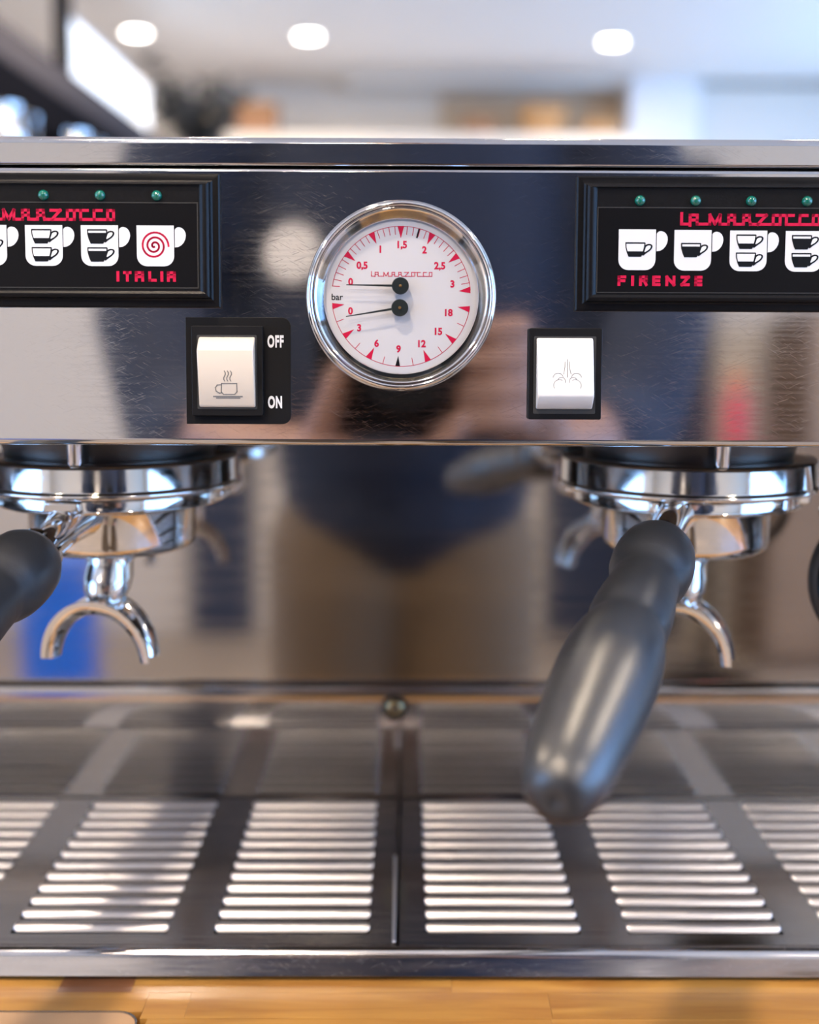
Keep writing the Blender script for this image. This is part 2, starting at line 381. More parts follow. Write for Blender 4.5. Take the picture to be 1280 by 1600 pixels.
# ================================================================== COUNTER
CZ = -0.2515
ctr = empty('counter', (0, .2, Z0), 'oiled wooden counter under the espresso machine, built of glued strips', 'counter')
mb = MB(); mb.box(-.9, .9, .030, .62, CZ-.035, CZ); mb.build('counter_slab', M['wood'], ctr, smooth=0)
mb = MB(); mb.box(-.9, .9, -.055, .030, CZ-.035, CZ-.006); mb.build('core_board', M['wooddark'], ctr, smooth=0)
mb = MB(); mb.box(-.88, .88, -.035, .58, Z0, CZ-.036); mb.build('cabinet_body', M['darkwood'], ctr, smooth=0)
rows = [(.0235, .030), (.0107, .0235), (-.006, .0107), (-.0235, -.006), (-.041, -.0235), (-.055, -.041)]
PLX0, PLX1, PLY0, PLY1, PLR = -.215, -.0905, -.048, -.0022, .008
for ri, (ya, yb) in enumerate(rows):
    x = -.62 + rnd.uniform(0, .1)
    xs = [x]
    if ri == 1: xs = [-.62, -.43, -.30, -.1245, -.0975, .02, .21, .37, .62]
    elif ri == 2: xs = [-.60, -.40, -.262, -.075, .055, .16, .33, .60]
    else:
        while xs[-1] < .55: xs.append(xs[-1]+rnd.uniform(.10, .24))
    for a, b_ in zip(xs[:-1], xs[1:]):
        g = .00005
        segs = [(a, b_)]
        if ya < PLY1 and yb > PLY0:   # leave the cut-out of the cover plate open
            segs = []
            if a < PLX0: segs.append((a, min(b_, PLX0)))
            if b_ > PLX1: segs.append((max(a, PLX1), b_))
            if ri == 2 and b_ > PLX0 and a < PLX1:
                p, q = max(a, PLX0), min(b_, PLX1)
                mbs = MB(); mbs.box(p+g, q-g, PLY1+.0002, yb-g, CZ-.006, CZ); mbs.build('strip', M['wood'], ctr, smooth=0)
        for p, q in segs:
            if q-p < .004: continue
            mbs = MB(); zt = CZ - rnd.uniform(0, .00012)
            mbs.box(p+g, q-g, ya+g, yb-g, CZ-.006, zt)
            dk = (ri == 1 and abs(a+.1245) < 1e-6)
            mbs.build('strip', M['wooddark'] if dk else M['wood'], ctr, smooth=0)
pl = empty('cover_plate', ((PLX0+PLX1)/2, (PLY0+PLY1)/2, CZ), 'tan cover plate with rounded corners let into the wood at the lower left', 'cover plate')
mb = MB(); mb.prism(rrect(PLX0+.0006, PLX1-.0006, PLY0+.0006, PLY1-.0006, PLR), lambda u, v, w_: (u, v, w_), CZ-.004, CZ+.0004)
M['plate'] = mat('tan_plate', (.66,.42,.24), .35, .3)
mb.build('plate', M['plate'], pl, bevel=.0003)
mb = MB()
o1 = rrect(PLX0+.0001, PLX1-.0001, PLY0+.0001, PLY1-.0001, PLR); i1 = rrect(PLX0+.0006, PLX1-.0006, PLY0+.0006, PLY1-.0006, PLR)
k = len(o1); zz = CZ+.0006
mb.add([(a, b_, zz) for a, b_ in o1]+[(a, b_, zz) for a, b_ in i1]+[(a, b_, CZ-.003) for a, b_ in o1]+[(a, b_, CZ-.003) for a, b_ in i1],
       [[i, (i+1) % k, k+(i+1) % k, k+i] for i in range(k)] + [[i, (i+1) % k, 2*k+(i+1) % k, 2*k+i] for i in range(k)] + [[k+i, k+(i+1) % k, 3*k+(i+1) % k, 3*k+i] for i in range(k)])
mb.build('rim', M['brushed'], pl, smooth=0)

# ================================================================== ESPRESSO MACHINE
mc = empty('espresso_machine', (0, .25, CZ), 'polished stainless steel two-group espresso machine with round pressure gauge and black keypads', 'espresso machine')
XL, XR = -355, 355
# front panel: sheet with rolled bottom lip and softened top edge
P1 = [(-47.0, 0), (-47.3, 0), (-48.0, -.15), (-48.7, -.6), (-49.1, -1.1), (-49.3, -1.8), (-49.3, -6), (-46.5, -6), (-46.5, -2), (41.0, -2), (41.9, -1.6), (42.05, -.9), (41.7, -.3), (41.0, 0), (40.7, 0)]
mb = MB(); extrude_x(P1, XL, XR, lambda x, a, b_: W(x, a, b_), mb); mb.build('front_panel', M['panel'], mc, smooth=50)
P2 = [(42.75, -.8), (43.0, -.25), (43.5, 0), (43.8, 0), (49.7, 0), (50.0, 0), (50.9, -.25), (51.7, -.9), (52.15, -1.8), (52.3, -3), (52.3, -60), (50.3, -60), (50.3, -3), (42.75, -3)]
mb = MB(); extrude_x(P2, XL, XR, lambda x, a, b_: W(x, a, b_), mb); mb.build('top_rail', M['panel'], mc, smooth=50)
# hood, back, sides
mb = MB(); mb.box(-.352, .352, .010, .50, -.044, -.030); mb.build('hood_underside', M['cast'], mc, smooth=0)
mb = MB(); mb.box(-.352, .352, .012, .50, -.029, .047); mb.box(-.352, .352, .176, .50, CZ+.0025, -.0445); mb.build('body', M['brushed'], mc, smooth=0)
mb = MB()
for s in (-1, 1):
    mb = MB(); mb.box(s*.3555-.003, s*.3555+.003, .004, .50, CZ+.001, .049); mb.build('side_panel', M['brushed'], mc, bevel=.002)
mb = MB(); mb.box(-.352, .352, .165, .175, -.184, -.0445); mb.build('back_panel', M['mirror'], mc, smooth=0)
mb = MB(); mb.box(-.352, .352, .167, .175, -.2430, -.2058); mb.build('lower_back_panel', M['brushed'], mc, smooth=0)
P3 = [(.1655,-.1815), (.1630,-.1815), (.1612,-.1825), (.1602,-.1842), (.1600,-.1860), (.1600,-.2032), (.1606,-.2042), (.1655,-.2046)]
mb = MB(); extrude_x(P3, -.352, .352, lambda x, a, b_: (x, a, b_), mb); bra = mb.build('back_rail', M['brushed'], mc, smooth=50)
mb = MB(); sx0, sz0 = -.0023, -.1930
mb.lathe([(1e-5,.0024), (.0022,.0024), (.0040,.0018), (.0049,.0006), (.0050,0)], lambda a, b_, h: (sx0+a, .160-h, sz0+b_), 24)
M['old_brass'] = mat('old_brass', (.34,.27,.15), .3, 1.0)
scr = mb.build('screw', M['old_brass'], mc)
mb = MB(); mb.lathe([(.0066,0), (.0066,.0004), (.0050,.0005)], lambda a, b_, h: (sx0+a, .160-h, sz0+b_), 24, caps=False); mb.build('washer', M['cast'], scr)
mb = MB(); mb.prism([(.0016*math.cos(R(60*k)), .0016*math.sin(R(60*k))) for k in range(6)], lambda u, v, w_: (sx0+u, .160-w_, sz0+v), .0022, .0026); mb.build('hex_socket', M['dark'], scr, smooth=0)
# drip tray: pan and front lip
mb = MB(); mb.box(-.352, .352, .024, .164, -.2508, -.2498)
mb.build('drip_pan', M['cast'], mc, smooth=0)
mb = MB(); mb.box(-.352, .352, .0236, .0250, -.2496, -.2425)
mb.build('pan_front', M['cast'], mc, smooth=0)
P4 = [(.0255,-.2475), (.0255,-.2418), (.0248,-.2411), (.0235,-.2406), (.0222,-.2407), (.0210,-.2413), (.0202,-.2424), (.0198,-.2434), (.0197,-.2437), (.0179,-.2491), (.0178,-.2494), (.0182,-.2499), (.0190,-.2500), (.0225,-.2499), (.0225,-.2475)]
mb = MB(); extrude_x(P4, -.352, .352, lambda x, a, b_: (x, a, b_), mb); mb.build('tray_lip', M['lip'], mc, smooth=50)
mb = MB(); mb.box(-.350, .350, .1645, .50, CZ+.0003, CZ+.002); mb.build('base', M['dark'], mc, smooth=0)

# ---- keypads
U = 1/26.0
LOGO = [[(12,100),(12,12),(84,12)], [(84,2),(84,88),(145,88),(145,12)], [(84,46),(145,46)], [(145,12),(254,12),(254,88),(297,16),(340,88),(340,12),(414,12),(414,88),(465,88),(465,12),(542,12),(542,88),(592,88),(592,46)],
        [(414,46),(465,46)], [(542,46),(592,46),(602,12),(796,12),(796,88),(967,88)], [(657,88),(735,88),(665,12)], [(796,12),(855,12),(855,88)], [(909,88),(909,12),(1190,12),(1190,88),(1139,88),(1139,12)], [(1024,12),(1024,88),(1085,88)]]
def logo(mb, cx, cy, width, fn, o, t, mt):
    k = width/1202
    for pl_ in LOGO: mb.stroke([(cx+(x-601)*k, cy+(y-50)*k) for x, y in pl_], t, fn, o, o+.06, mt)
GL = {'I': [[(1,0),(1,6)]], 'T': [[(0,6),(4,6)],[(2,6),(2,0)]], 'A': [[(0,0),(0,6),(4,6),(4,0)],[(0,2.8),(4,2.8)]], 'L': [[(0,6),(0,0),(4,0)]],
      'F': [[(0,0),(0,6),(4,6)],[(0,3),(3.4,3)]], 'R': [[(0,0),(0,6),(4,6),(4,3),(0,3)],[(2.6,3),(4,0)]], 'E': [[(4,6),(0,6),(0,0),(4,0)],[(0,3),(3.8,3)]],
      'N': [[(0,0),(0,6),(4,0),(4,6)]], 'Z': [[(0,6),(4,6),(0,0),(4,0)]]}
def block(mb, letters, y0, h, fn, o, t, mt):
    for ch, xa, xb in letters:
        for pl_ in GL[ch]:
            if ch == 'I': pts = [((xa+xb)/2, y0+t/2+(h-t)*y/6) for x, y in pl_]
            else: pts = [(xa+t/2+(xb-xa-t)*x/4, y0+t/2+(h-t)*y/6) for x, y in pl_]
            mb.stroke(pts, t, fn, o, o+.06, mt)
def cup(mb, x, y, full, o, s=1/23.0):
    q = lambda P: [(x+a*s, y-b_*s) for a, b_ in P]
    F = lambda P, a, b_, mt: mb.prism(q(P), W, o+a, o+b_, mt)
    F([(2,0),(5,-3),(148,-3),(154,2),(152,26),(138,74),(122,104),(28,104),(14,72),(4,36)], 0, .09, 1)
    hl = [(150,20),(162,12),(178,8),(194,10),(205,18),(207,30),(200,46),(184,62),(160,78),(138,96),(128,90),(140,62)]
    F(hl, 0, .085, 1)
    F([(151,50),(158,30),(172,21),(188,20),(194,27),(190,40),(176,54),(150,70),(146,66)], .085, .12, 0)
    if full: F([(11,8),(145,8),(144,24),(12,24)], .09, .12, 0)
    else: F([(10,8),(145,8),(141,36),(134,64),(20,64),(11,34)], .09, .12, 0)
def mug(mb, x, y, kind, o):
    mb.prism(rrect(x, x+12.15, y-13.15, y, 3.3, 6, (0,0,1,1)), W, o, o+.06, 0)
    s = 1/23.0
    H = [(286,32),(292,22),(304,14),(320,12),(340,18),(356,32),(366,52),(369,76),(364,102),(352,126),(334,146),(312,158),(286,161)]
    mb.prism([(x+a*s, y-b_*s) for a, b_ in H], W, o, o+.06, 0)
    if kind in ('s1', 's2'): cup(mb, x+2.1, y-4.3, kind == 's2', o+.06)
    if kind in ('d1', 'd2'): cup(mb, x+1.95, y-1.4, kind == 'd2', o+.06); cup(mb, x+1.95, y-7.2, kind == 'd2', o+.06)
    if kind == 'sp':
        pts = []
        for i in range(76):
            a = i/75*2.72*2*math.pi; r = .35+4.35*i/75; ph = R(101)+a
            pts.append((x+5.75+r*math.cos(-ph)*.98, y-6.55+r*math.sin(-ph)))
        mb.stroke(pts, .62, W, o+.06, o+.1, 2)
def keypad(side):
    sg = 1 if side == 'right' else -1
    xi, xo = (58.2, 171.6) if sg > 0 else (-172.0, -58.8)
    st, sb = (39.6, -4.3) if sg > 0 else (39.9, -3.7)
    mb = MB(); fn = W
    def loop(x0, x1, y0, y1, o): return [(x0, y0, o), (x1, y0, o), (x1, y1, o), (x0, y1, o)]
    # stepped, chamfered frame
    rings = [(0,0), (0,1.6), (.5,2.0), (2.3,2.0), (2.9,2.4), (3.2,4.6), (3.9,5.2), (4.4,5.3), (5.6,4.9), (6.4,4.2), (7.0,4.15)]
    L = []
    for ins, o in rings:
        top = ins if ins < 5 else ins
        L.append([(xi+ins, sb+min(ins, 5.2) if ins > 3 else sb+ins, o), (xo-ins, sb+min(ins, 5.2) if ins > 3 else sb+ins, o), (xo-ins, st-min(ins,3.9), o), (xi+ins, st-min(ins,3.9), o)])
    # inner flat (holds the lights and the recessed label)
    vs = []; fs = []
    for l in L: vs += [fn(*p) for p in l]
    for i in range(len(L)-1):
        for k_ in range(4): fs.append([i*4+k_, i*4+(k_+1) % 4, (i+1)*4+(k_+1) % 4, (i+1)*4+k_])
    fs.append([(len(L)-1)*4+k_ for k_ in range(4)])
    mb.add(vs, fs)
    kp = mb.build('keypad', M['black'], mc, bevel=.0002, smooth=30)
    kp['label'] = 'black keypad with green lights, mug symbols and the word ' + ('FIRENZE' if sg > 0 else 'ITALIA')
    lx0, lx1 = (65.0, 165.0) if sg > 0 else (-165.4, -65.9)
    lt, lbm = (29.0, 1.9) if sg > 0 else (29.9, 2.8)
    o = 4.2
    mb = MB()
    # thin groove frame around the label
    for a in ((lx0-.35, lx0, lbm-.35, lt+.35), (lx1, lx1+.35, lbm-.35, lt+.35), (lx0, lx1, lbm-.35, lbm), (lx0, lx1, lt, lt+.35)):
        mb.box(*a, o-.1, o+.12, fn=lambda x, s, w_: W(x, s, w_))
    mb.build('label_groove', M['rubber'], kp, smooth=0)
    mb = MB(); mb.box(lx0, lx1, lbm, lt, o-.1, o+.04, fn=W); mb.build('label_plate', M['label'], kp, smooth=0)
    o = 4.26
    ms = [71.78+18.2*i for i in range(5)] if sg > 0 else [-158.3+18.17*i for i in range(5)]
    my = [22.15-.11*i for i in range(5)] if sg > 0 else [22.75]*5
    for x, y, kd in zip(ms, my, ('s1', 's2', 'd1', 'd2', 'sp')):
        mb = MB(); mug(mb, x, y, kd, o); mb.build('mug_symbol', [M['white'], M['ink'], M['red']], kp, smooth=0)
    mb = MB(); logo(mb, 114.7 if sg > 0 else -115.5, 25.4 if sg > 0 else 26.05, 45.9, W, o, .95, 0); mb.build('brand_lettering', M['red'], kp, smooth=0)
    mb = MB()
    if sg > 0:
        z = lambda u: 71.64+(u-118)/8/4.73
        block(mb, [('F', z(118), z(226)), ('I', z(285), z(325)), ('R', z(385), z(492)), ('E', z(548), z(652)), ('N', z(712), z(836)), ('Z', z(900), z(1015)), ('E', z(1070), z(1172))], 3.85, 3.4, W, o, .95, 0)
    else:
        z = lambda u: -92.46+(u-138)/10.67/4.78
        block(mb, [('I', z(138), z(190)), ('T', z(250), z(392)), ('A', z(445), z(600)), ('L', z(670), z(810)), ('I', z(872), z(920)), ('A', z(980), z(1130))], 4.6, 3.4, W, o, .95, 0)
    mb.build('city_lettering', M['red'], kp, smooth=0)
    leds = [78.49+18.18*i for i in range(5)] if sg > 0 else [-78.92-18.4*i for i in range(5)]
    for x in leds:
        mb = MB(); y = 31.4 if sg > 0 else 32.35
        mb.lathe([(1.75,4.0), (1.75,4.5), (1.6,5.0), (1.2,5.5), (.6,5.8), (.01,5.9)], lambda a, b_, h: W(x+a, y+b_, h), 20)
        mb.build('indicator_light', M['led'], kp, smooth=60)
keypad('left'); keypad('right')

# ---- rocker switches
def rocker(mb, x0, x1, prof, side=1):
    """closed side profile (s,o) extruded between x0..x1, slightly wider at the crown"""
    extrude_x(prof, x0, x1, lambda x, a, b_: W(x, a, b_), mb)
mb = MB(); mb.prism(rrect(-70.8, -35.9, -42.1, -6.7, 3.0, 8, (1,0,0,1)), W, 0, .35); mb.prism(rrect(-68.4, -44.9, -39.2, -9.6, .6, 3), W, .3, 3.2)
sw = mb.build('switch_housing', M['blacks'], mc, bevel=.0003); sw['label'] = 'black switch surround marked OFF and ON, left of the gauge'
mb = MB(); mb.prism(rrect(-66.6, -46.8, -37.0, -12.6, .4, 2), W, 3.2, 3.26); mb.build('switch_well', M['dark'], sw, smooth=0)
mb = MB(); rocker(mb, -65.9, -47.4, [(-13.3, 1.5), (-13.3, 3.4), (-13.8, 4.6), (-17.2, 8.0), (-17.9, 8.2), (-35.6, 4.2), (-36.4, 3.7), (-36.4, 1.5)])
rk = mb.build('rocker', M['ivory'], sw, bevel=.0005)
def ros(s): return 8.2-(-17.9-s)*(4.0/17.7)+.03     # outward position of the rocker's main face
RL = lambda x, s, w_: W(x, s, ros(s)+w_)
mb = MB()
mb.stroke([(-58.2,-28.5), (-53.2,-28.5), (-53.2,-31.2), (-54.0,-32.1), (-57.7,-32.1), (-58.4,-31.2), (-58.2,-28.5)], .3, RL, 0, .05)
mb.stroke([(-58.3,-28.9), (-59.6,-29.0), (-60.3,-29.9), (-60.1,-31.0), (-59.0,-31.7), (-58.3,-31.6)], .3, RL, 0, .05)
mb.stroke([(-60.9,-32.8), (-51.6,-32.8)], .45, RL, 0, .05); mb.stroke([(-60.0,-33.3), (-52.4,-33.3)], .4, RL, 0, .05)
for dx in (0, 1.0, 2.0):
    mb.stroke([(-57.1+dx+.35*math.sin(t_/6*2*math.pi), -24.4-t_*.55) for t_ in range(7)], .25, RL, 0, .05)
mb.build('cup_symbol', M['grey_ink'], rk, smooth=0)
mb = MB(); text_mb(mb, 'OFF', -40.95, -14.6, 5.3, W, .36, bold=.24, sx=.53, space=1.14); text_mb(mb, 'ON', -41.25, -34.75, 5.3, W, .36, bold=.24, sx=.55, space=1.1)
mb.build('switch_lettering', M['white'], sw, smooth=0)
mb = MB(); mb.prism(rrect(43.0, 67.2, -40.1, -9.9, .6, 3), W, 0, 3.2)
sw = mb.build('switch_housing', M['blacks'], mc, bevel=.0003); sw['label'] = 'plain black switch surround right of the gauge'
mb = MB(); mb.prism(rrect(44.6, 65.2, -38.2, -12.6, .4, 2), W, 3.2, 3.26); mb.build('switch_well', M['dark'], sw, smooth=0)
mb = MB(); rocker(mb, 45.5, 64.1, [(-13.2, 1.5), (-13.2, 3.6), (-14.0, 4.4), (-31.7, 8.2), (-32.6, 8.0), (-36.2, 4.4), (-36.6, 3.6), (-36.6, 1.5)])
rk2 = mb.build('rocker', M['whitekey'], sw, bevel=.0005)
RR = lambda x, s, w_: W(x, s, 4.4+(-14.0-s)*(3.8/17.7)+.03+w_)
mb = MB()
def arc(cx, cy, r, a0, a1, k_=10): return [(cx+r*math.cos(R(a0+(a1-a0)*i/k_)), cy+r*math.sin(R(a0+(a1-a0)*i/k_))) for i in range(k_+1)]
X_ = 55.3
mb.stroke([(X_,-20.2), (X_,-26.0)], .2, RR, 0, .05)
for sg in (-1, 1):
    mb.stroke([(X_+sg*.7,-21.0), (X_+sg*.75,-22.8), (X_+sg*1.2,-25.0)], .18, RR, 0, .05)
    mb.stroke(arc(X_+sg*3.0, -26.4, 1.7, 90-sg*80 if sg > 0 else 170, 90+sg*70 if sg > 0 else 20), .16, RR, 0, .05)
    mb.stroke(arc(X_+sg*1.9, -27.3, 1.25, 20 if sg > 0 else 160, 200 if sg > 0 else -20), .14, RR, 0, .05)
    mb.stroke(arc(X_+sg*2.6, -28.7, 1.9, -30 if sg > 0 else 210, 120 if sg > 0 else 60), .12, RR, 0, .05)
mb.build('steam_symbol', M['grey_ink'], rk2, smooth=0)

# ---- pressure gauge
GX, GS = .75, .15
G = lambda a, b_, h: W(GX+a, GS+b_, h)
mb = MB()
mb.lathe([(31.1,0), (31.25,2.5), (31.2,4.6), (30.9,6.4), (30.3,7.7), (29.7,8.2), (29.2,8.1), (28.95,7.6), (28.75,7.0), (28.45,7.15), (28.15,7.1), (27.9,6.85), (27.75,6.7), (25.45,4.4), (25.3,4.25), (25.15,4.0), (25.1,3.0), (25.1,1.0)], G, 128, caps=False)
ga = mb.build('pressure_gauge', M['chrome'], mc, smooth=70); ga['label'] = 'round chrome pressure gauge with a white two-scale dial'
mb = MB(); mb.lathe([(.01,3.0), (25.2,3.0), (25.2,.5)], G, 96, caps=False); mb.build('dial', M['dial'], ga)
D = lambda x, y, w_: G(x, y, 3.02+w_)
K_ = 17.85
def dz(X, Y): return ((X-625)/K_, (618-Y)/K_)
mb = MB(); rr = 22.85
def polar(a, r): return (-r*math.cos(R(a)), r*math.sin(R(a)))     # a measured clockwise from the left
mb.stroke([polar(a, rr) for a in [8.5+i*(174.5-8.5)/70 for i in range(71)]], .18, D, 0, .03)
mb.stroke([polar(-a, rr) for a in [7.5+i*(170.5-7.5)/70 for i in range(71)]], .18, D, 0, .03)
UP = [8.5, 37.4, 64.5, 89.5, 116.4, 144.2, 174.3]
for i, a in enumerate(UP):
    if i == 0: mb.stroke([polar(a, rr), (polar(a, rr)[0]+2.3, polar(a, rr)[1]-.1)], .22, D, 0, .03); continue
    mb.prism([polar(a-2.7, rr), polar(a+2.7, rr), polar(a, rr-3.9)], D, 0, .04)
for i in range(6):
    for k_ in range(1, 5):
        a = UP[i]+(UP[i+1]-UP[i])*k_/5
        mb.stroke([polar(a, rr), polar(a, rr-2.6)], .20, D, 0, .03)
LO = [-8, -34.7, -62, -87.2, -113, -140.3, -169.9]
for i, a in enumerate(LO):
    if i == 3: continue
    mb.prism([polar(a-2.6, rr), polar(a+2.6, rr), polar(a, rr-4.0)], D, 0, .04)
for i in range(6):
    a = (LO[i]+LO[i+1])/2; mb.stroke([polar(a, rr), polar(a, rr-2.4)], .20, D, 0, .03)
mb.build('scale_marks', M['red'], ga, smooth=0)
mb = MB(); mb.prism([polar(-87.2-1.9, rr-.1), polar(-87.2+1.9, rr-.1), polar(-87.2, rr-3.5)], D, .04, .08)
mb.stroke([polar(104.8, rr-.3), polar(104.8, rr-2.9)], .5, D, .04, .08)
text_mb(mb, 'bar', *dz(250, 621), 2.9, D, 0, bold=.04)
mb.build('black_marks', M['ink'], ga, smooth=0)
mb = MB()
for t_, X, Y in [('0',328,532),('0,5',395,440),('1',502,343),('1,5',630,320),('2',760,346),('2,5',850,441),('3',925,543),('0',327,702),('3',378,800),('6',481,890),('9',610,924),('12',748,892),('15',845,820),('18',905,710)]:
    text_mb(mb, t_, *dz(X, Y), 3.15, D, 0, bold=.12, sx=.96)
mb.build('numerals', M['red'], ga, smooth=0)
mb = MB(); lx, ly = dz(627, 488); logo(mb, lx, ly, 20.3, D, 0, .22, 0); mb.build('brand_lettering', M['red'], ga, smooth=0)
for (hx, hy), (tx, ty) in ((dz(620, 558), dz(305, 553)), (dz(617, 685), dz(303, 737))):
    mb = MB(); dx, dy = tx-hx, ty-hy; L_ = math.hypot(dx, dy); nx_, ny_ = -dy/L_, dx/L_
    mb.prism([(hx+nx_*.42, hy+ny_*.42), (tx+nx_*.14, ty+ny_*.14), (tx-nx_*.14, ty-ny_*.14), (hx-nx_*.42, hy-ny_*.42)], D, 2.5, 2.7)
    nd = mb.build('needle', M['needle'], ga, smooth=0)
    mb = MB(); mb.lathe([(.9,0), (.9,1.6), (2.75,1.6), (2.8,2.7), (2.6,3.0), (.01,3.05)], lambda a, b_, h: D(hx+a, hy+b_, h), 40); mb.build('hub', M['needle'], nd)
    mb = MB(); mb.lathe([(.55,3.0), (.5,3.2), (.01,3.25)], lambda a, b_, h: D(hx+a, hy+b_, h), 16); mb.build('pivot', M['brass'], nd)
mb = MB(); mb.prism([(27.4*math.cos(2*math.pi*i/64), 27.4*math.sin(2*math.pi*i/64)) for i in range(64)], G, 6.5, 6.62); mb.build('glass', M['glass'], ga, smooth=0)

# ---- group heads
GXc, GYc = .1175, .085
for sg in (-1, 1):
    cx = sg*GXc; Z = lambda a, b_, h: (cx+a, GYc+b_, h)
    mb = MB(); mb.lathe([(.0430,-.032), (.0430,-.0560), (.0415,-.0605), (.0415,-.066)], Z, 96); gh = mb.build('group_head', M['cast'], mc)
    gh['label'] = 'dark group head with chrome locking ring, ' + ('left of' if sg < 0 else 'right of') + ' the gauge'
    mb = MB(); mb.lathe([(.0420,-.0610), (.0500,-.0608), (.0511,-.0614), (.0515,-.0624), (.0515,-.0706), (.0518,-.0714), (.0523,-.0720), (.0523,-.0730), (.0517,-.0737), (.0480,-.0740), (.0400,-.0740)], Z, 128); mb.build('locking_ring', M['chrome_worn'], gh, smooth=50)
    px = sg*.1188
    mb = MB(); mb.lathe([(.0031,-.040), (.0031,-.0595), (.0027,-.0605), (.0001,-.0608)], lambda a, b_, h: (px+a, .036+b_, h), 20); mb.build('pin', M['chrome'], gh)
# ---- steam wand at the right edge
mb = MB(); mb.tube([(.1725,.060,-.045), (.1725,.060,-.080), (.1723,.058,-.0865)], [.0085, .0085, .0070], 24)
sm = mb.build('steam_arm', M['chrome'], mc); sm['label'] = 'chrome steam arm with black-rimmed round knob at the right edge'
mb = MB(); mb.lathe([(.0285,-.004), (.0300,-.003), (.0308,0), (.0300,.003), (.0285,.004), (.0268,.003), (.0262,0), (.0268,-.003)], lambda a, b_, h: (.1915+a, .060+h, -.1075+b_), 64, caps=False); kb = mb.build('knob_rim', M['rubber'], sm)
mb = MB(); mb.lathe([(.0268,.001), (.020,-.003), (.0001,-.004)], lambda a, b_, h: (.1915+a, .060+h, -.1075+b_), 48); mb.build('knob_disc', M['chrome_worn'], sm)

# ================================================================== DRIP GRATES
g_, w_s, p_s = .0109, .0599, .0780
rowsY = [.15865-(.15865-.03992)*i/11 for i in range(12)]
GZ = -.2415
def louvre_mesh():
    mb = MB(); seg = 7; L = w_s/2; hd = .0022     # convex tilted blade with rounded ends
    seg = 9; prof = []
    for i in range(seg+1):
        t = i/seg; ang = R(66-100*t**1.4)          # steep at the front, rolling over to the back
        prof.append(ang)
    y = -.0028; z = -.0009; pts = [(y, z)]; st = .0053/seg
    for i in range(seg):
        a = (prof[i]+prof[i+1])/2; y += st*math.cos(a); z += st*math.sin(a); pts.append((y, z))
    def row(inset): return inset
    vs = []; n_ = len(pts)
    xs = [-L, -L+.0006, -L+.0016, L-.0016, L-.0006, L]
    sh = [.35, .8, 1, 1, .8, .35]
    cy = sum(p[0] for p in pts)/n_; cz = sum(p[1] for p in pts)/n_
    for x, k_ in zip(xs, sh):
        for (a, b_) in pts: vs.append((x, cy+(a-cy)*k_, cz+(b_-cz)*k_))
    for x, k_ in zip(xs, sh):
        for (a, b_) in pts: vs.append((x, cy+(a-cy)*k_+.00055, cz+(b_-cz)*k_-.00035))
    fs = []; m_ = len(xs)
    for i in range(m_-1):
        for j in range(n_-1):
            fs.append([i*n_+j, (i+1)*n_+j, (i+1)*n_+j+1, i*n_+j+1]); b0 = m_*n_
            fs.append([b0+i*n_+j, b0+i*n_+j+1, b0+(i+1)*n_+j+1, b0+(i+1)*n_+j])
    b0 = m_*n_
    for i in range(m_-1):
        for j in (0, n_-1): fs.append([i*n_+j, (i+1)*n_+j, b0+(i+1)*n_+j, b0+i*n_+j])
    for i in (0, m_-1):
        for j in range(n_-1): fs.append([i*n_+j, i*n_+j+1, b0+i*n_+j+1, b0+i*n_+j])
    me = bpy.data.meshes.new('louvre'); me.from_pydata(vs, [], fs); me.update()
    bm = bmesh.new(); bm.from_mesh(me); bmesh.ops.recalc_face_normals(bm, faces=bm.faces); bm.to_mesh(me); bm.free()
    me.polygons.foreach_set('use_smooth', [True]*len(me.polygons)); me.set_sharp_from_angle(angle=R(50))
    me.materials.append(M['slat']); return me
LM = louvre_mesh()
for sg, nm in ((-1, 'left'), (1, 'right')):
    gr = empty('drip_grate', (sg*.175, .095, GZ), 'stainless drip grate with rows of pressed louvres, %s of the centre seam' % nm, 'drip grate', 'drip grates')
    mb = MB()
    xe = sorted([sg*v for v in [.0007] + [e for k_ in range(4) for e in (g_+k_*p_s, g_+k_*p_s+w_s)] + [.3500]])
    ye = [.0262]
    for y in rowsY[::-1]: ye += [y-.0056, y+.0004]
    ye.append(.1655)
    for i in range(len(xe)-1):
        for j in range(len(ye)-1):
            hole = (i % 2 == 1) and (j % 2 == 1)
            if hole:
                continue
            a, b_, c, d = xe[i], xe[i+1], ye[j], ye[j+1]
            mb.box(a, b_, c, d, GZ-.0009, GZ)
    # folded edge beside the seam
    a, b_ = sorted((sg*.0007, sg*.0019)); mb.box(a, b_, .0262, .1655, GZ, GZ+(.0006 if sg > 0 else .0009))
    mb.build('grate_plate', M['grate'], gr, smooth=0)
    if sg < 0:
        mb = MB(); mb.box(-.0021, -.0007, .0264, .1000, GZ+.0001, GZ+.0014); mb.build('edge_strip', M['slat'], gr, bevel=.0005)
    for k_ in range(4):
        for y in rowsY:
            o = bpy.data.objects.new('louvre', LM); COL.objects.link(o); o.parent = gr
            o.location = (sg*(g_+k_*p_s+w_s/2)-sg*.175, y-.095, 0)

